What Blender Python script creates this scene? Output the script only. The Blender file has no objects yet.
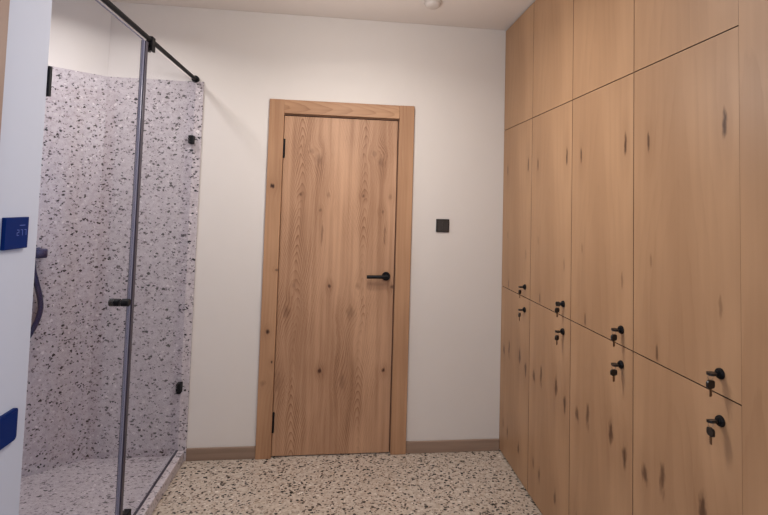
import bpy, bmesh, math, random
from mathutils import Vector, Matrix
random.seed(4)
scene = bpy.context.scene
COL = scene.collection
PI = math.pi

# ------------------------------------------------------------------ helpers
def lin(c):
    return tuple((x/255/12.92 if x/255 <= .04045 else ((x/255+.055)/1.055)**2.4) for x in c)

def new_bm(): return bmesh.new()

def add_box(bm, x0, x1, y0, y1, z0, z1, bevel=0.0, seg=2):
    r = bmesh.ops.create_cube(bm, size=1)
    vs = r['verts']
    bmesh.ops.scale(bm, vec=(x1-x0, y1-y0, z1-z0), verts=vs)
    bmesh.ops.translate(bm, vec=((x0+x1)/2, (y0+y1)/2, (z0+z1)/2), verts=vs)
    if bevel:
        es = list({e for v in vs for e in v.link_edges})
        bmesh.ops.bevel(bm, geom=es, offset=bevel, segments=seg, profile=.5, affect='EDGES')
    return bm

AX = {'x': Matrix.Rotation(PI/2, 4, 'Y'), 'y': Matrix.Rotation(-PI/2, 4, 'X'), 'z': Matrix.Identity(4)}
def add_lathe(bm, prof, axis='z', loc=(0, 0, 0), seg=32, rot=None):
    """prof: list of (radius, height); revolved about the axis, ends closed"""
    M = Matrix.Translation(loc) @ (rot or AX[axis])
    rings = []
    for r, h in prof:
        rings.append([bm.verts.new(M @ Vector((r*math.cos(2*PI*i/seg), r*math.sin(2*PI*i/seg), h))) for i in range(seg)])
    for a, b in zip(rings, rings[1:]):
        for i in range(seg):
            bm.faces.new((a[i], a[(i+1) % seg], b[(i+1) % seg], b[i]))
    bm.faces.new(rings[0][::-1]); bm.faces.new(rings[-1])
    return bm

def add_tube(bm, pts, r, seg=12, closed=False):
    pts = [Vector(p) for p in pts]
    n = len(pts); rings = []
    up = Vector((.31, .2, .93))
    for i, p in enumerate(pts):
        if closed: t = pts[(i+1) % n]-pts[i-1]
        else: t = pts[min(i+1, n-1)]-pts[max(i-1, 0)]
        t.normalize()
        a = t.cross(up)
        if a.length < .05: a = t.cross(Vector((1, 0, 0)))
        a.normalize(); b = t.cross(a)
        rr = r[i] if isinstance(r, (list, tuple)) else r
        rings.append([bm.verts.new(p+a*rr*math.cos(2*PI*k/seg)+b*rr*math.sin(2*PI*k/seg)) for k in range(seg)])
    for i in range(n if closed else n-1):
        a, b = rings[i], rings[(i+1) % n]
        for k in range(seg):
            bm.faces.new((a[k], a[(k+1) % seg], b[(k+1) % seg], b[k]))
    if not closed:
        bm.faces.new(rings[0][::-1]); bm.faces.new(rings[-1])
    return bm

def add_prism(bm, poly, z0, z1):
    lo = [bm.verts.new((x, y, z0)) for x, y in poly]
    hi = [bm.verts.new((x, y, z1)) for x, y in poly]
    n = len(poly)
    bm.faces.new(lo[::-1]); bm.faces.new(hi)
    for i in range(n): bm.faces.new((lo[i], lo[(i+1) % n], hi[(i+1) % n], hi[i]))
    return bm

def rounded_rect(w, h, r, n=5):
    out = []
    for cx, cy, a0 in ((w/2-r, h/2-r, 0), (-w/2+r, h/2-r, 90), (-w/2+r, -h/2+r, 180), (w/2-r, -h/2+r, 270)):
        for k in range(n+1):
            a = math.radians(a0+90*k/n); out.append((cx+r*math.cos(a), cy+r*math.sin(a)))
    return out

def obj(name, bm, mat, parent=None, smooth=False, loc=None):
    bmesh.ops.recalc_face_normals(bm, faces=bm.faces)
    me = bpy.data.meshes.new(name); bm.to_mesh(me); bm.free()
    for m in (mat if isinstance(mat, (list, tuple)) else [mat]): me.materials.append(m)
    o = bpy.data.objects.new(name, me); COL.objects.link(o)
    if parent: o.parent = parent
    if loc: o.location = loc
    if smooth:
        for p in me.polygons: p.use_smooth = True
        md = o.modifiers.new('edge', 'EDGE_SPLIT'); md.split_angle = math.radians(38)
    return o

def tag(o, label, cat, group=None, kind=None):
    o['label'] = label; o['category'] = cat
    if group: o['group'] = group
    if kind: o['kind'] = kind
    return o

def thing(name, label, cat, loc=(0, 0, 0), rotz=0, group=None, kind=None):
    o = bpy.data.objects.new(name, None); COL.objects.link(o)
    o.empty_display_size = .05
    o.location = loc; o.rotation_euler = (0, 0, rotz)
    return tag(o, label, cat, group, kind)

def copy_tree(o, parent=None):
    c = o.copy(); COL.objects.link(c)
    if parent: c.parent = parent
    for ch in list(o.children): copy_tree(ch, c)
    return c

# ------------------------------------------------------------------ node expression helper
class G:
    """tiny wrapper to write shader maths as expressions"""
    def __init__(self, nt): self.nt = nt
    def node(self, t, **kw):
        n = self.nt.nodes.new(t)
        for k, v in kw.items(): setattr(n, k, v)
        return n
    def put(self, sock, v):
        if isinstance(v, S): v = v.s
        if isinstance(v, bpy.types.NodeSocket): self.nt.links.new(v, sock)
        else: sock.default_value = v
    def m(self, op, *a):
        n = self.node('ShaderNodeMath', operation=op)
        for i, v in enumerate(a): self.put(n.inputs[i], v)
        return S(self, n.outputs[0])
    def vec(self, x, y, z=0.0):
        n = self.node('ShaderNodeCombineXYZ')
        for i, v in enumerate((x, y, z)): self.put(n.inputs[i], v)
        return S(self, n.outputs[0])
    def sep(self, v):
        n = self.node('ShaderNodeSeparateXYZ'); self.put(n.inputs[0], v)
        return [S(self, o) for o in n.outputs]
    def obj_co(self):
        return S(self, self.node('ShaderNodeTexCoord').outputs['Object'])
    def noise(self, v, scale=1.0, detail=2.0, rough=.5, out=0):
        n = self.node('ShaderNodeTexNoise'); self.put(n.inputs['Vector'], v)
        n.inputs['Scale'].default_value = scale; n.inputs['Detail'].default_value = detail
        n.inputs['Roughness'].default_value = rough
        return S(self, n.outputs[out])
    def vmath(self, op, a, b=None, out=0):
        n = self.node('ShaderNodeVectorMath', operation=op); self.put(n.inputs[0], a)
        if b is not None: self.put(n.inputs[1], b)
        return S(self, n.outputs[out])
    def ramp(self, v, a, b, x=0.0, y=1.0, smooth=True):
        n = self.node('ShaderNodeMapRange')
        n.interpolation_type = 'SMOOTHSTEP' if smooth else 'LINEAR'
        self.put(n.inputs[0], v)
        for i, q in enumerate((a, b, x, y)): self.put(n.inputs[i+1], q)
        return S(self, n.outputs[0])
    def mix(self, f, a, b, mode='MIX'):
        n = self.node('ShaderNodeMix', data_type='RGBA', blend_type=mode)
        self.put(n.inputs[0], f)
        for i, q in ((6, a), (7, b)):
            if isinstance(q, tuple): q = (*q[:3], 1)
            self.put(n.inputs[i], q)
        return S(self, n.outputs[2])
class S:
    def __init__(self, g, s): self.g = g; self.s = s
    def __add__(self, o): return self.g.m('ADD', self, o)
    __radd__ = __add__
    def __sub__(self, o): return self.g.m('SUBTRACT', self, o)
    def __rsub__(self, o): return self.g.m('SUBTRACT', o, self)
    def __mul__(self, o): return self.g.m('MULTIPLY', self, o)
    __rmul__ = __mul__
    def __truediv__(self, o): return self.g.m('DIVIDE', self, o)

def base_mat(name):
    m = bpy.data.materials.new(name); m.use_nodes = True
    return m, m.node_tree.nodes['Principled BSDF'], G(m.node_tree)

def plain(name, rgb, rough=.5, metal=0.0, spec=.5, bump=0.0, bscale=200, var=0.0):
    m, b, g = base_mat(name)
    c = lin(rgb)
    co = g.obj_co()
    b.inputs['Roughness'].default_value = rough; b.inputs['Metallic'].default_value = metal
    b.inputs['Specular IOR Level'].default_value = spec
    n = g.noise(co, 9, 3)
    k = 1-var
    g.put(b.inputs['Base Color'], g.mix(n, tuple(x*k for x in c), tuple(min(1, x*(1+var*.5)) for x in c)))
    if bump:
        bn = g.node('ShaderNodeBump'); bn.inputs['Strength'].default_value = bump; bn.inputs['Distance'].default_value = .002
        g.put(bn.inputs['Height'], g.noise(co, bscale, 3)); g.put(b.inputs['Normal'], bn.outputs[0])
    return m

def terrazzo(name, base, base2, chips, rough=.35, warp=.006, wscale=70):
    """chips: (cells per metre, share of cells, size, colour, stretch, angle, opacity)"""
    m, b, g = base_mat(name)
    co = g.obj_co()
    wn = g.node('ShaderNodeTexNoise'); g.put(wn.inputs['Vector'], co); wn.inputs['Scale'].default_value = wscale
    wn.inputs['Detail'].default_value = 2
    w = g.vmath('SUBTRACT', wn.outputs['Color'], (.5, .5, .5))
    w = g.vmath('MULTIPLY', w, (warp*2,)*3)
    p = g.vmath('ADD', co, w)
    col = g.mix(g.ramp(g.noise(co, 45, 3, .6), .35, .65), base, base2)
    for (sc, share, size, c, st, ang, op) in chips:
        mp = g.node('ShaderNodeMapping'); g.put(mp.inputs['Vector'], p)
        mp.inputs['Rotation'].default_value = (ang, ang*1.7+.3, ang*.6+.9)
        mp.inputs['Location'].default_value = (ang*3.1, ang*1.3, ang*2.2)
        mp.inputs['Scale'].default_value = (sc, sc*st, sc*(1+(st-1)*.5))
        v = g.node('ShaderNodeTexVoronoi', feature='F1', distance='EUCLIDEAN'); g.put(v.inputs['Vector'], mp.outputs[0])
        v.inputs['Scale'].default_value = 1
        cr, cg, cb = g.sep(v.outputs['Color'])
        on = g.m('LESS_THAN', cr, share)
        dist = S(g, v.outputs['Distance'])
        lim = (cg*.7+.5)*size
        msk = g.ramp(dist/lim, .82, 1.0, 1.0, 0.0)*on*op
        cc = lin(c)
        cvar = g.mix(cb, tuple(x*.6 for x in cc), tuple(min(1, x*1.5) for x in cc))
        col = g.mix(msk, col, cvar)
    g.put(b.inputs['Base Color'], col)
    b.inputs['Roughness'].default_value = rough
    return m

def wood(name, across, c_light, c_dark, knots=(), period=.4, a0=.1, ringF=45, slope=7, lines=.5, tone=.35,
         fibre=.15, knot_col=(58, 34, 20), rough=.42, wob=.9, seed=0.0, along='z', wide=.03, bow=.7, stk=.8, rep=None):
    """oak board: across / along are local axes; knots (a, v, half width, half height, darkness)"""
    m, b, g = base_mat(name)
    x, y, z = g.sep(g.obj_co())
    d = {'x': x, 'y': y, 'z': z}
    a, v = d[across], d[along]
    third = [q for k, q in d.items() if k not in (across, along)][0]
    aw = a
    kmask = None
    halo_sum = None
    for (ak, vk, ra, rv, dark) in knots:
        da = a-ak; dv = v-vk
        if rep: da = g.m('WRAP', da, -rep/2, rep/2)
        wobk = (g.noise(g.vec(a*60+seed, v*22, ak*9), 1, 2)-.5)*1.5
        dist = g.m('SQRT', g.m('POWER', da/ra, 2)+g.m('POWER', dv/rv, 2))+wobk
        core = g.ramp(dist, 1.15, .25)*dark
        halo = g.ramp(dist, 4.5, .6)
        aw = aw-da*halo*bow
        kmask = core if kmask is None else g.m('MAXIMUM', kmask, core)
        hd = halo*dark
        halo_sum = hd if halo_sum is None else g.m('MAXIMUM', halo_sum, hd)
    drift = (g.noise(g.vec(aw*1.5+seed, v*.9, third+seed*.7), 1, 2)-.5)*.12
    ac = g.m('WRAP', aw-a0+drift, -period/2, period/2)
    R = g.m('SQRT', g.m('POWER', ac, 2)+wide*wide)
    ring = R*ringF+v*slope+(g.noise(g.vec(aw*26+seed, v*4.5, seed), 1, 3, .6)-.5)*wob+(g.noise(g.vec(aw*3, v*1.2, seed+3), 1, 2)-.5)*2.2
    fr = g.m('FRACT', ring)
    line = g.m('POWER', fr, 3.0)*g.ramp(fr, 1.0, .9)
    side = g.ramp(g.m('ABSOLUTE', ac), period*.16, period*.5, 1.0, .35)
    line = line*side*g.ramp(g.noise(g.vec(a*9+seed*3, v*2.6, seed), 1, 2), .36, .62, .25, 1.0)
    fine = g.noise(g.vec(aw*420+seed, v*7, third*60), 1, 3, .65)
    streak = g.noise(g.vec(aw*38+seed, v*.9, third*4+seed), 1, 3, .55)
    big = g.noise(g.vec(a*5+seed*2, v*1.3, seed), 1, 2)
    t = g.ramp(big, .3, .7)*tone+g.ramp(streak, .3, .7)*tone*stk+line*lines+(fine-.5)*fibre
    if halo_sum is not None: t = t+halo_sum*.22
    t = g.m('MINIMUM', g.m('MAXIMUM', t, 0.0), 1.0)
    col = g.mix(t, lin(c_light), lin(c_dark))
    if kmask is not None: col = g.mix(kmask, col, lin(knot_col))
    g.put(b.inputs['Base Color'], col)
    b.inputs['Roughness'].default_value = rough
    b.inputs['Specular IOR Level'].default_value = .3
    bn = g.node('ShaderNodeBump'); bn.inputs['Strength'].default_value = .12; bn.inputs['Distance'].default_value = .001
    g.put(bn.inputs['Height'], fine+line); g.put(b.inputs['Normal'], bn.outputs[0])
    return m

def glass_mat(name, tint, gloss=.06):
    m = bpy.data.materials.new(name); m.use_nodes = True
    nt = m.node_tree; g = G(nt); nt.nodes.remove(nt.nodes['Principled BSDF'])
    t = g.node('ShaderNodeBsdfTransparent'); t.inputs[0].default_value = (*tint, 1)
    gl = g.node('ShaderNodeBsdfGlossy'); gl.inputs['Roughness'].default_value = .01
    lw = g.node('ShaderNodeLayerWeight'); lw.inputs[0].default_value = .5
    fr = g.m('POWER', S(g, lw.outputs['Facing']), 5.0)*.45+.022        # Schlick, the same from both sides
    mx = g.node('ShaderNodeMixShader'); g.put(mx.inputs[0], fr)
    g.put(mx.inputs[1], t.outputs[0]); g.put(mx.inputs[2], gl.outputs[0])
    g.put(nt.nodes['Material Output'].inputs[0], mx.outputs[0])
    return m

# ------------------------------------------------------------------ measurements (metres; back wall at y = 0, floor z = 0)
XG = -.8965            # plane of the shower glass and of the near left wall
XC = .9881             # fronts of the lockers
H = 2.618
YE = -1.416            # where the near left wall ends
YR = -4.2              # rear wall behind the viewer
CA = .6673             # angle of the chamfered shower wall
XK = -1.3854           # chamfer / back wall corner
XL = -1.86             # far left wall of the shower
LX0, LX1, LZ = -.3765, .3115, 2.0   # door leaf
CX0, CX1, CZ = -.4646, .408, 2.0926 # door casing
UW = .4518; Z1, Z2 = .9968, 1.9699; ZT = 2.1728

# ------------------------------------------------------------------ materials
M_wall = plain('painted plaster', (214, 208, 202), .75, spec=.2, bump=.03, bscale=260, var=.015)
M_wall_coollight = plain('plaster tinted with cool light', (178, 181, 190), .75, spec=.2, bump=.03, bscale=260, var=.015)  # dimmer, bluish light on the near left wall put into its colour
M_ceil = plain('ceiling paint', (218, 209, 202), .8, spec=.2, var=.01)
M_black = plain('matt black metal', (10, 10, 14), .55, 0, .25)
M_blackp = plain('black plastic', (20, 19, 20), .35)
M_navy = plain('deep navy plastic', (0, 32, 88), .4, spec=.1, var=.04)
M_navyside = plain('dark plastic side', (14, 15, 30), .3)
M_switch = plain('black switch frame', (20, 19, 18), .3)
M_rocker = plain('charcoal switch key', (52, 48, 44), .3)
M_steel = plain('key steel', (150, 140, 128), .3, .9)
M_brass = plain('dull brass key', (112, 88, 66), .4, .8)
M_white = plain('white fitting', (196, 186, 178), .45)
M_seal = plain('smoky seal', (50, 44, 58), .35)
M_edge = plain('polished glass edge', (132, 132, 150), .2, spec=.7)
M_glass = glass_mat('shower glass', (.94, .945, .965))
M_paneglass = glass_mat('window glass', (.97, .98, 1.0))
M_hose = plain('dark hose', (34, 40, 80), .35, .3)
M_gap = plain('rebated jamb oak', (122, 86, 62), .7)
M_seamshade = plain('door edge with seam shade', (74, 50, 36), .6)  # shade of the seams put into the colour of the locker door edges
M_digit = plain('dim display digits', (82, 100, 158), .5)

TER_F = terrazzo('terrazzo floor', lin((192, 180, 166)), lin((170, 156, 142)), [
    (74, .40, .52, (154, 136, 120), 1.1, 2.1, .75),
    (62, .16, .50, (204, 197, 188), 1.2, 4.1, .5),
    (80, .24, .52, (108, 90, 78), 1.2, 3.3, .92),
    (66, .14, .53, (64, 51, 43), 1.25, 5.2, .97),
    (58, .11, .55, (14, 12, 12), 1.25, .6, 1.0),
    (76, .12, .54, (14, 12, 12), 1.2, 1.9, 1.0)], rough=.4, warp=.007, wscale=110)
TER_S = terrazzo('terrazzo shower', lin((196, 188, 191)), lin((181, 172, 176)), [
    (62, .28, .50, (164, 155, 156), 1.4, 2.1, .7),
    (54, .18, .50, (200, 194, 193), 1.4, 4.1, .6),
    (74, .18, .52, (128, 118, 121), 1.7, 3.3, .85),
    (58, .09, .52, (84, 76, 80), 1.9, 5.2, .95),
    (50, .095, .52, (26, 23, 28), 2.1, .6, 1.0),
    (64, .09, .52, (28, 25, 30), 2.0, 1.9, 1.0)], rough=.32, warp=.008, wscale=95)

OAK_L, OAK_D = (178, 141, 107), (138, 103, 74)
MIDK = [(-.176, 1.722-1.4832, .010, .046, .95), (.145, 1.706-1.4832, .008, .040, .9), (.131, 1.319-1.4832, .007, .03, .35),
        (-.159, 1.23-1.4832, .008, .04, .4), (.1, 1.03-1.4832, .007, .032, .7)]
LOWK = [(.161, .622-.504, .019, .038, .75), (.077, .656-.504, .016, .055, .75), (-.092, .664-.504, .018, .055, .85), (-.177, .627-.504, .018, .050, .85),
        (.159, .19-.504, .012, .04, .5), (.082, .17-.504, .013, .045, .62), (-.09, .168-.504, .015, .04, .72)]
kw = dict(period=.46, ringF=26, slope=3.0, lines=.22, tone=.36, fibre=.10, knot_col=(70, 42, 26), rough=.42, wob=.7, bow=.4, stk=.35)
W_up = wood('oak upper front', 'y', OAK_L, OAK_D, [], a0=.03, seed=1.7, **kw)
W_mid = wood('oak middle front', 'y', OAK_L, OAK_D, MIDK, a0=.0, seed=4.2, **kw)
W_low = wood('oak lower front', 'y', OAK_L, OAK_D, LOWK, a0=.02, seed=8.4, **kw)
W_side = wood('oak end panel', 'y', OAK_L, OAK_D, [], a0=.0, seed=6.1, **kw)
W_trim = wood('brown doorway casing', 'y', (146, 122, 106), (118, 96, 82), [], a0=.0, seed=6.9, **kw)
W_body = plain('locker carcass', (84, 60, 42), .7)
DL, DD = (196, 156, 124), (126, 88, 62)
DOORK = [(-.167, 1.745, .022, .045, .34), (-.206, 1.79, .022, .022, .28),
         (-.266, 1.528, .010, .014, .66), (-.100, 1.53, .012, .02, .3),
         (-.078, .985, .012, .016, .8), (-.283, .988, .014, .03, .35),
         (-.322, .83, .028, .050, .36), (-.117, .488, .013, .017, .98),
         (-.13, 1.30, .008, .07, .45), (-.145, 1.437, .010, .013, .45),
         (.017, .43, .022, .06, .28)]
W_door = wood('door veneer', 'x', DL, DD, DOORK, period=.385, a0=.105, ringF=110, slope=19, lines=.74, tone=.32, fibre=.40, stk=1.0,
              knot_col=(72, 40, 26), rough=.5, wob=1.5, seed=2.3, wide=.02, bow=.55, rep=.377)
W_jamb = wood('door casing stile', 'x', (184, 144, 110), (140, 102, 74), [(-.430, 1.573, .013, .018, 1.0), (-.423, .722, .012, .016, .95), (-.393, .549, .008, .014, .95), (-.44, .43, .02, .02, .3), (-.385, 1.08, .012, .008, .6)],
              period=.3, a0=-.05, ringF=50, slope=2, lines=.3, tone=.4, fibre=.2, knot_col=(52, 28, 20), seed=9.1, rough=.5)
W_head = wood('door casing head', 'z', (184, 144, 110), (134, 96, 68), [], along='x', period=.2, a0=2.03, ringF=60, slope=8, lines=.5, tone=.35, fibre=.2, seed=3.1, rough=.5)
W_base = wood('skirting oak', 'z', (152, 129, 112), (122, 101, 86), [], along='x', period=.2, a0=.02, ringF=40, slope=2, lines=.15, tone=.4, fibre=.15, seed=5.1, rough=.5)

# ------------------------------------------------------------------ setting
def struct(name, bm, mat, label, cat):
    return tag(obj(name, bm, mat), label, cat, kind='structure')

XR = 1.60
floor = struct('floor', add_box(new_bm(), -2.0, XR+.1, YR-.1, .12, -.1, 0), TER_F, 'warm speckled terrazzo floor in front of the wooden door and lockers', 'floor')
struct('ceiling', add_box(new_bm(), -2.0, XR+.1, YR-.1, .12, H, H+.1), M_ceil, 'plain off-white ceiling over the room and shower', 'ceiling')
# back wall with the door opening left in it
bm = new_bm()
add_box(bm, -2.0, LX0-.02, .001, .12, .0005, H-.0005)
add_box(bm, LX1+.02, XR+.1, .001, .12, .0005, H-.0005)
add_box(bm, LX0-.02, LX1+.02, .001, .12, LZ+.02, H-.0005)
struct('wall_back', bm, M_wall, 'cream painted back wall around the wooden door', 'wall')
struct('wall_left', add_box(new_bm(), -2.0, XG, YR, YE, .0005, H-.0005), M_wall_coollight, 'pale near left wall carrying the navy thermostat and plate', 'wall')
WY0, WY1, WZ0, WZ1 = -3.95, -3.05, .9, 2.15
bm = new_bm()   # right wall, with an unseen window added beyond the lockers for cool light
add_box(bm, XR, XR+.1, WY1, 0.0, .0005, H-.0005); add_box(bm, XR, XR+.1, YR, WY0, .0005, H-.0005)
add_box(bm, XR, XR+.1, WY0, WY1, .0005, WZ0); add_box(bm, XR, XR+.1, WY0, WY1, WZ1, H-.0005)
struct('wall_right', bm, M_wall, 'painted right wall behind the oak lockers, with an added window near the viewer', 'wall')
struct('wall_rear', add_box(new_bm(), -2.0, XR+.1, YR-.1, YR-.001, .0005, H-.0005), M_wall, 'plain painted wall behind the viewer', 'wall')
bm = new_bm()
for y0, y1, z0, z1 in ((WY0+.001, WY0+.05, WZ0+.001, WZ1-.001), (WY1-.05, WY1-.001, WZ0+.001, WZ1-.001), (WY0+.05, WY1-.05, WZ0+.001, WZ0+.05), (WY0+.05, WY1-.05, WZ1-.05, WZ1-.001)):
    add_box(bm, XR+.02, XR+.08, y0, y1, z0, z1)
wf = struct('added_window_1', bm, M_white, 'added white framed window in the right wall near the viewer', 'window')
obj('pane', add_box(new_bm(), XR+.045, XR+.055, WY0+.05, WY1-.05, WZ0+.05, WZ1-.05), M_paneglass, wf)
# painted shower walls: chamfer and far left
ca, sa = math.cos(CA), math.sin(CA)
L = (XK-XL)/ca
qx, qy = XL, -L*sa                       # end of the chamfer
nx, ny = sa, -ca                         # into the room
bm = add_prism(new_bm(), [(XK, .0), (qx, qy), (qx, .0)], .0005, H-.0005)
struct('wall_diagonal', bm, M_wall, 'cream painted chamfered wall above the shower tiles', 'wall')
struct('wall_shower_left', add_box(new_bm(), -2.0, XL, YE+.001, 0.0, .0005, H-.0005), M_wall, 'painted outer wall of the shower', 'wall')
# terrazzo cladding of the shower, 10 mm slabs standing on the tray
T = .010
TZ0 = .031
TXR = -.848
struct('wall_tile_back', add_box(new_bm(), XK+.004, TXR, -T, 0.0, .0005, ZT, .0012, 1), TER_S, 'speckled grey terrazzo slab on the back wall of the shower', 'wall')
u = Vector((-ca, -sa)); n = Vector((nx, ny))
p0 = Vector((XK, 0))+n*.0005; p1 = p0+u*(L-.002)
s0 = p0+n*T+u*.001; s1 = p1+n*T
struct('wall_tile_diagonal', add_prism(new_bm(), [tuple(p0), tuple(p1), tuple(s1), tuple(s0)], .0005, ZT), TER_S, 'speckled grey terrazzo slab on the chamfered shower wall', 'wall')
struct('wall_tile_left', add_box(new_bm(), XL+.0005, XL+T, YE+.012, qy-.01, .0005, ZT), TER_S, 'speckled terrazzo slab on the left side of the shower', 'wall')
struct('wall_tile_near', add_box(new_bm(), XL+.012, XG-.012, YE+.0005, YE+T, .0005, ZT), TER_S, 'speckled terrazzo slab on the near end of the shower', 'wall')
# shower tray floor (polygon following the chamfer)
e = .0115
pA = Vector((XK, 0))+n*e
pts = [(XG-.017, -T-.001), (XK+.006, -T-.001), tuple(p0+n*(T+.001)+u*.02), tuple(p1+n*(T+.001)), (XL+T+.001, qy-.015), (XL+T+.001, YE+T+.001), (XG-.017, YE+T+.001)]
struct('floor_shower', add_prism(new_bm(), pts, .0005, .03), TER_S, 'grey terrazzo shower floor behind the glass', 'floor')
cb = add_box(new_bm(), XG-.016, -.856, YE+.0015, -T-.001, .0005, .060, .004, 2)
tag(obj('shower_curb', cb, TER_S), 'low terrazzo curb under the shower glass', 'curb', kind='structure')
# skirting
struct('baseboard_back_left', add_box(new_bm(), TXR+.001, CX0-.001, -.014, .0, .0005, .068, .0025, 2), W_base, 'brown wooden skirting between shower and door', 'skirting')
struct('baseboard_back_right', add_box(new_bm(), CX1+.001, XC-.001, -.014, .0, .0005, .068, .0025, 2), W_base, 'brown wooden skirting between door and lockers', 'skirting')
# brown casing of the doorway on the near left wall
struct('trim_1', add_box(new_bm(), XG+.0005, XG+.014, -1.70, -1.612, .0005, 2.30, .002, 1), W_trim, 'brown casing edge at the far left of the near wall', 'trim')

# ------------------------------------------------------------------ the wooden door
dr = thing('door_1', 'closed knotty oak door with black lever handle in the back wall', 'door', (0, 0, 0), kind='structure')
obj('leaf', add_box(new_bm(), LX0+.0008, LX1-.002, .0, .04, .006, LZ-.002, .0015, 1), W_door, dr)
obj('casing_stile', add_box(new_bm(), CX0, LX0-.0008, -.020, .0005, .0005, CZ, .002, 2), W_jamb, dr)
obj('casing_stile', add_box(new_bm(), LX1+.005, CX1, -.020, .0005, .0005, CZ, .002, 2), W_jamb, dr)
obj('casing_head', add_box(new_bm(), LX0-.0015, LX1+.0045, -.0195, .0005, LZ+.010, CZ-.0005, .002, 2), W_head, dr)
bm = new_bm()
add_box(bm, LX0-.018, LX0-.001, .003, .1, .001, LZ+.018); add_box(bm, LX1+.002, LX1+.018, .003, .1, .001, LZ+.018)
add_box(bm, LX0-.001, LX1+.002, .003, .1, LZ+.003, LZ+.018)
obj('jamb_lining', bm, M_gap, dr)
for z in (1.80, .20):
    bm = new_bm()
    add_lathe(bm, [(.0065, z-.057), (.0075, z-.055), (.0075, z-.02), (.0068, z-.018), (.0075, z-.016), (.0075, z+.055), (.0065, z+.057)], 'z', (LX0+.0035, -.0078, 0), 16)
    obj('hinge', bm, M_black, dr, True)
hx, hz = .262, 1.048
hd = obj('handle_rose', add_lathe(new_bm(), [(.026, 0), (.026, .007), (.0245, .009)], 'y', (hx, -.009, hz), 40, Matrix.Rotation(PI/2, 4, 'X') @ Matrix.Identity(4)), M_black, dr, True)
hd.location = (0, .009, 0)
bm = new_bm()
ptsl = [(hx, -.006, hz), (hx, -.042, hz)]
add_tube(bm, ptsl, .0105, 20)
pl = [(hx+.010, -.046, hz), (hx, -.047, hz), (hx-.03, -.047, hz), (hx-.118, -.047, hz)]
add_tube(bm, pl, [.0095, .0105, .0105, .0105], 20)
obj('lever', bm, M_black, hd, True)

# ------------------------------------------------------------------ light switch on back wall
sw = thing('light_switch', 'small square black light switch on the cream wall right of the door', 'switch', (.604, 0, 1.362))
obj('frame', add_box(new_bm(), -.041, .041, -.008, .0005, -.040, .040, .002, 2), M_switch, sw)
obj('rocker', add_box(new_bm(), -.033, .0, -.0105, -.0075, -.033, .033, .001, 1), M_rocker, sw)
obj('rocker', add_box(new_bm(), .0008, .033, -.0105, -.0075, -.033, .033, .001, 1), M_rocker, sw)

# ------------------------------------------------------------------ navy thermostat and plate on the near wall
th = thing('thermostat', 'square navy thermostat with dim digits on the near left wall', 'thermostat', (XG, -1.508, 1.373))
obj('housing', add_box(new_bm(), -.0005, .010, -.058, .036, -.0425, .0425, .0015, 2), M_navy, th)
bm = new_bm()
def seg_digit(bm, ch, yc, zc, w=.0085, h=.0160, t=.0016, x0=.0100, x1=.0104):
    S7 = {'2': 'abged', '7': 'abc', '3': 'abgcd'}[ch]
    hw, hh = w/2, h/2
    R = {'a': (-hw, hw, hh-t, hh), 'g': (-hw, hw, -t/2, t/2), 'd': (-hw, hw, -hh, -hh+t),
         'b': (hw-t, hw, 0, hh), 'c': (hw-t, hw, -hh, 0), 'f': (-hw, -hw+t, 0, hh), 'e': (-hw, -hw+t, -hh, 0)}
    for s in S7:
        a, b_, c, d = R[s]; add_box(bm, x0, x1, yc+a, yc+b_, zc+c, zc+d)
for ch, yy in (('2', -.008), ('7', .007), ('7', .022)): seg_digit(bm, ch, yy, .001)
obj('digits', bm, M_digit, th)
obj('status_line', add_box(new_bm(), .0100, .0103, -.002, .020, .0195, .0215), M_digit, th)

pp = thing('wall_plate', 'glossy navy plate with rounded corners low on the near left wall', 'wall plate', (XG, -1.505, .852))
bm = new_bm()
poly = rounded_rect(.086, .086, .010)
add_prism(bm, poly, 0, .008)
bmesh.ops.transform(bm, matrix=Matrix(((0, 0, 1, 0), (1, 0, 0, 0), (0, 1, 0, 0), (0, 0, 0, 1))), verts=bm.verts)
obj('cover', bm, M_navy, pp, True)
bm = add_prism(new_bm(), rounded_rect(.070, .070, .006), .008, .0092)
bmesh.ops.transform(bm, matrix=Matrix(((0, 0, 1, 0), (1, 0, 0, 0), (0, 1, 0, 0), (0, 0, 0, 1))), verts=bm.verts)
obj('centre_key', bm, M_navy, pp, True)

# ------------------------------------------------------------------ shower enclosure
GT = .004   # half thickness
ZG0, ZG1 = .064, 2.160
scr = thing('shower_screen', 'fixed clear glass shower panel between the open edge and the back wall', 'shower screen', (XG, 0, 0))
obj('glass_pane', add_box(new_bm(), -GT, GT, -.736, -T-.003, ZG0+.001, ZG1), M_glass, scr)
obj('edge_seal', add_box(new_bm(), -.0110, .0110, -.7592, -.7365, ZG0+.001, ZG1, .001, 1), M_seal, scr)
for z, hh in ((1.826, .024), (.415, .028)):
    obj('wall_clip', add_box(new_bm(), -.013, .013, -.050, -T-.001, z-hh, z+hh, .002, 2), M_black, scr)
obj('floor_clamp', add_box(new_bm(), -.015, .015, -.70, -.655, .0605, .135, .003, 2), M_black, scr)

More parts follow.
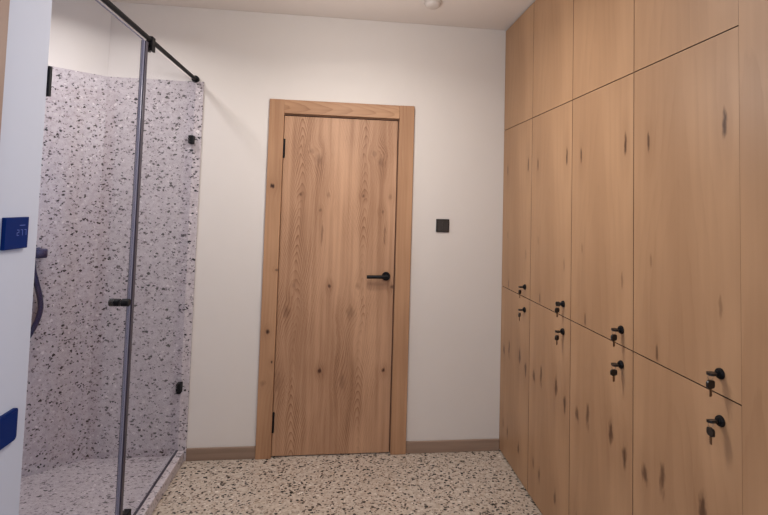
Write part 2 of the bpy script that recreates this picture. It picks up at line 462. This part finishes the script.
obj('bottom_seal', add_box(new_bm(), -.006, .006, -.736, -T-.003, .0605, ZG0+.0005), M_seal, scr)
sd = thing('shower_door', 'hinged clear glass shower door beside the near left wall', 'shower door', (XG, 0, 0))
obj('glass_pane', add_box(new_bm(), -GT, GT, YE+.008, -.7675, ZG0+.010, ZG1), M_glass, sd)
obj('top_edge', add_box(new_bm(), -GT-.0002, GT+.0002, YE+.008, -.7675, ZG1+.0002, ZG1+.002), M_edge, sd)
obj('edge_seal', add_box(new_bm(), -.006, .006, -.767, -.7600, ZG0+.010, ZG1, .001, 1), M_edge, sd)
for z in (1.813, .27):
    bm = add_box(new_bm(), -.007, .007, YE+.001, YE+.0125, z-.045, z+.045, .002, 2)
    obj('hinge', bm, M_black, sd)
bm = new_bm()
add_lathe(bm, [(.013, -.044), (.0155, -.041), (.0155, -.0045)], 'x', (0, -.838, 1.053), 24)
add_lathe(bm, [(.0155, .0045), (.0155, .030), (.013, .033)], 'x', (0, -.838, 1.053), 24)
obj('knob', bm, M_black, sd, True)

bar = thing('support_bar', 'black round bar running above the shower glass to the back wall', 'support bar', (XG, 0, 2.186))
obj('rod', add_lathe(new_bm(), [(.0105, YE+.002), (.0105, -.006)], 'y', (0, 0, 0), 24), M_black, bar, True)
obj('wall_flange', add_lathe(new_bm(), [(.019, -.020), (.021, -.018), (.021, -.001), (.020, 0)], 'y', (0, 0, 0), 32), M_black, bar, True)
bm = add_box(new_bm(), -.014, .014, -.702, -.664, -.0255, .015, .003, 2)
for q in (-1, 1): add_box(bm, min(q*.0045, q*.014), max(q*.0045, q*.014), -.702, -.664, -.050, -.0255)
obj('glass_clamp', bm, M_black, bar)

# hose and bracket on the chamfered wall
def dg(s, off, z):          # s along the chamfer from the corner, off from its tiles
    p = Vector((XK, 0))+u*s+n*(T+.001+off); return (p.x, p.y, z)
sh = thing('hand_shower', 'dark shower hose hanging from a wall bracket beside the near left wall', 'hand shower', (0, 0, 0))
bm = new_bm()
rotm = Matrix.Rotation(CA, 4, 'Z')
add_lathe(bm, [(.024, 0), (.026, .004), (.026, .010), (.017, .012), (.017, .045)], 'z', dg(.275, 0, 1.18), 24, Matrix.Rotation(CA, 4, 'Z') @ Matrix.Rotation(PI/2, 4, 'X'))
b2 = add_box(new_bm(), -.032, .030, -.062, -.03, -.026, .022, .006, 2)
bmesh.ops.transform(b2, matrix=Matrix.Translation(dg(.272, 0, 1.18)) @ rotm, verts=b2.verts)
me = bpy.data.meshes.new('t'); b2.to_mesh(me); bm.from_mesh(me); b2.free(); bpy.data.meshes.remove(me)
obj('bracket', bm, M_hose, sh, True)
hs = [(.305, .045, 1.165), (.295, .045, 1.09), (.278, .045, 1.02), (.262, .045, .95), (.256, .045, .89), (.268, .045, .83), (.292, .045, .77), (.32, .045, .725), (.36, .045, .70), (.40, .045, .72), (.43, .045, .78), (.44, .045, .90)]
def smooth_pts(P, k=6):
    out = []
    for i in range(len(P)-1):
        a = [Vector(P[max(0, min(len(P)-1, j))]) for j in (i-1, i, i+1, i+2)]
        for s in range(k):
            t = s/k
            out.append(.5*((2*a[1])+(-a[0]+a[2])*t+(2*a[0]-5*a[1]+4*a[2]-a[3])*t*t+(-a[0]+3*a[1]-3*a[2]+a[3])*t**3))
    out.append(Vector(P[-1])); return out
obj('hose', add_tube(new_bm(), smooth_pts([dg(*q) for q in hs]), .013, 12), M_hose, sh, True)
obj('handset', add_tube(new_bm(), [dg(.325, .05, 1.20), dg(.318, .05, 1.08), dg(.308, .05, .96), dg(.305, .05, .86)], [.022, .016, .014, .013], 16), M_hose, sh, True)

# ------------------------------------------------------------------ lockers
DEP = .56
g2 = .0017     # half gap
def make_locker(z0, z1, mat, lock_z, label):
    h = z1-z0; zc = (z0+z1)/2
    t = thing('locker', label, 'locker', (XC, -UW/2, zc), group=None)
    hw = UW/2
    bm = new_bm()
    x0, x1 = .0215, DEP
    add_box(bm, x0, x1, -hw+.001, -hw+.017, -h/2+.001, h/2-.001)
    add_box(bm, x0, x1, hw-.017, hw-.001, -h/2+.001, h/2-.001)
    add_box(bm, x0, x1, -hw+.017, hw-.017, -h/2+.001, -h/2+.017)
    add_box(bm, x0, x1, -hw+.017, hw-.017, h/2-.017, h/2-.001)
    add_box(bm, x1-.006, x1, -hw+.017, hw-.017, -h/2+.017, h/2-.017)
    obj('carcass', bm, W_body, t)
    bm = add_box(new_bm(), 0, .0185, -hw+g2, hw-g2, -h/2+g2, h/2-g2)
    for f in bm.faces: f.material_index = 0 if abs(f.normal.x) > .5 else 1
    d = obj('door', bm, [mat, M_seamshade], t)
    if lock_z is not None:
        dz = lock_z-zc
        bm = new_bm()
        rx = Matrix.Rotation(-PI/2, 4, 'Y')
        add_lathe(bm, [(.0145, 0), (.0145, .004), (.0125, .008), (.0105, .0085)], 'x', (0, LY, dz), 32, rx)
        add_lathe(bm, [(.0085, .008), (.008, .0125), (.006, .013)], 'x', (0, LY, dz), 24, rx)
        obj('lock', bm, M_black, d, True)
    return t
LY = -.158
ords = ['first', 'second', 'third', 'fourth']
where = ['touching the back wall', 'second from the back wall', 'third from the back wall', 'beside the end panel']
protos = [
    (.008, Z1, W_low, .930, 'knotty lower oak locker with keyed lock near its top, '),
    (Z1, Z2, W_mid, 1.053, 'tall middle oak locker with keyed lock near its bottom, '),
    (Z2, H-.006, W_up, None, 'lockless upper oak cupboard under the ceiling, ')]
grp = ['lower lockers with keys', 'middle lockers with keys', 'upper cupboards without locks']
for r, (z0, z1, mt, lz, lab) in enumerate(protos):
    t0 = make_locker(z0, z1, mt, lz, lab+where[0]); t0['group'] = grp[r]
    for k in range(1, 4):
        c = copy_tree(t0); c.location.y = -UW/2-k*UW
        c['label'] = lab+where[k]

# keys: a black headed key in each lock and a second one hanging from it
def make_keys():
    t = thing('key_pair', '', 'keys', (0, 0, 0), group='pairs of black headed keys in the locker locks')
    bm = new_bm()
    add_box(bm, -.016, -.013, -.0038, .0038, -.0013, .0013)
    poly = rounded_rect(.022, .020, .006)
    b2 = add_prism(new_bm(), poly, -.0034, .0034)
    bmesh.ops.translate(b2, vec=(-.0265, 0, 0), verts=b2.verts)
    me = bpy.data.meshes.new('t'); b2.to_mesh(me); bm.from_mesh(me); b2.free(); bpy.data.meshes.remove(me)
    obj('inserted_key', bm, M_blackp, t, True)
    bm = new_bm()
    add_tube(bm, [(-.030+.0075*math.cos(a), 0.0, -.0085+.0085*math.sin(a)) for a in [2*PI*i/24 for i in range(24)]], .0008, 8, True)
    obj('ring', bm, M_steel, t, True)
    bm = add_prism(new_bm(), rounded_rect(.026, .021, .007), -.0032, .0032)
    bmesh.ops.transform(bm, matrix=Matrix(((1, 0, 0, 0), (0, 0, 1, 0), (0, 1, 0, 0), (0, 0, 0, 1))), verts=bm.verts)
    bmesh.ops.translate(bm, vec=(0, 0, -.0105), verts=bm.verts)
    k = obj('hanging_key', bm, M_blackp, t, True)
    k.location = (-.030, 0, -.017)
    bm = add_box(new_bm(), -.0035, .0035, -.0010, .0010, -.042, -.0205)
    for i in range(3): add_box(bm, .0034, .0050, -.0009, .0009, -.028-i*.005, -.0255-i*.005)
    obj('blade', bm, M_brass, k)
    return t
k0 = make_keys()
posn = ['the locker column touching the back wall', 'the second locker column from the back wall', 'the third locker column from the back wall', 'the locker column beside the end panel']
tw = {(0, 0): (0, .9), (1, 0): (0, .6), (2, 0): (.1, .2), (3, 0): (-.15, 1.45), (0, 1): (0, .8), (1, 1): (.9, .5), (2, 1): (.1, .35), (3, 1): (0, .25)}
first = True
for r, lz in ((0, .930), (1, 1.053)):
    for k in range(4):
        c = k0 if first else copy_tree(k0); first = False
        c.location = (XC, -UW/2-k*UW+LY, lz)
        c['label'] = 'black keys in the %s door of %s' % (('lower', 'middle')[r], posn[k])
        for ch in c.children:
            if ch.name.startswith('hanging'): ch.rotation_euler = (0, 0, tw[(k, r)][1])
            if ch.name.startswith('inserted'): ch.rotation_euler = (tw[(k, r)][0], 0, 0)

# plinth, filler, end panel
YEND = -4*UW
tag(obj('filler_strip', add_box(new_bm(), XC+.0003, XC+.022, YEND-.0177, YEND+.0014, .008, H-.006), W_side), 'narrow oak filler strip between nearest locker and end panel', 'filler strip', kind='structure')
tag(obj('end_panel', add_box(new_bm(), XC-.004, XR-.002, YEND-.9, YEND-.0178, .002, H-.002, .001, 1), W_side), 'smooth tall oak end panel at the right edge next to the lockers', 'panel', kind='structure')

# ceiling fitting
cf = thing('smoke_detector', 'small round white fitting on the ceiling near the lockers', 'ceiling fitting', (.447, -.335, H))
obj('base', add_lathe(new_bm(), [(.050, -.010), (.052, -.008), (.052, 0)], 'z', (0, 0, 0), 40), M_white, cf, True)
obj('dome', add_lathe(new_bm(), [(.018, -.034), (.034, -.030), (.043, -.020), (.046, -.0102)], 'z', (0, 0, 0), 40), M_white, cf, True)

# ------------------------------------------------------------------ lamps
def downlight_or_fill(x, y, r, power, col, spread):
    l = bpy.data.lights.new('downlight_or_fill', 'AREA'); l.shape = 'DISK'; l.size = 2*r
    l.energy = power; l.color = col; l.spread = math.radians(spread)
    o = bpy.data.objects.new('downlight_or_fill_lamp', l); COL.objects.link(o); o.location = (x, y, H-.012)
    return o
downlight_or_fill(-1.30, -.62, .10, 9.5, (1, .96, .94), 150)
downlight_or_fill(.05, -1.0, .12, 11.5, (1, .95, .90), 155)
downlight_or_fill(-.3, -3.4, .12, 16, (1, .95, .90), 160)  # unseen fill added behind the camera to lift the back wall
def point_fill(x, y, z, r, power, col):
    l = bpy.data.lights.new('point_fill', 'POINT'); l.shadow_soft_size = r; l.energy = power; l.color = col
    o = bpy.data.objects.new('point_fill_lamp', l); COL.objects.link(o); o.location = (x, y, z)
point_fill(-.02, -1.0, 2.05, .12, 19, (1, .95, .90))  # point light without a fitting, added to brighten ceiling and upper walls
l = bpy.data.lights.new('cool_fill', 'AREA'); l.shape = 'RECTANGLE'; l.size = .9; l.size_y = 1.2
l.energy = 70; l.color = (.55, .71, 1.0)  # cool fill added outside the unseen window for the near left wall
o = bpy.data.objects.new('cool_fill_lamp', l); COL.objects.link(o)
o.location = (XR+.13, (WY0+WY1)/2, (WZ0+WZ1)/2)
o.rotation_euler = Vector((-1, 0, 0)).to_track_quat('-Z', 'Z').to_euler()

w = bpy.data.worlds.new('world'); scene.world = w; w.use_nodes = True
w.node_tree.nodes['Background'].inputs[0].default_value = (.55, .68, 1, 1)
w.node_tree.nodes['Background'].inputs[1].default_value = .3

# ------------------------------------------------------------------ camera
yaw, pitch, roll, F, PX, PY = -.1194, .0505, .0276, 480.5778, 397.9656, 182.0362
fw = Vector((-math.sin(yaw)*math.cos(pitch), math.cos(yaw)*math.cos(pitch), math.sin(pitch)))
r0 = Vector((math.cos(yaw), math.sin(yaw), 0)); u0 = r0.cross(fw)
rv = math.cos(roll)*r0+math.sin(roll)*u0; uv = -math.sin(roll)*r0+math.cos(roll)*u0
cam = bpy.data.cameras.new('camera'); co = bpy.data.objects.new('camera', cam); COL.objects.link(co)
co.matrix_world = Matrix(((rv.x, uv.x, -fw.x, -.0316), (rv.y, uv.y, -fw.y, -2.9256), (rv.z, uv.z, -fw.z, 1.4729), (0, 0, 0, 1)))
cam.sensor_fit = 'HORIZONTAL'; cam.sensor_width = 36; cam.lens = F/768*36
cam.shift_x = -(PX-384)/768; cam.shift_y = (PY-257.5)/768
cam.clip_start = .02
scene.camera = co
vs = scene.view_settings
vs.view_transform = 'Standard'; vs.look = 'None'; vs.gamma = 1; vs.exposure = 0.0
vs.use_curve_mapping = False
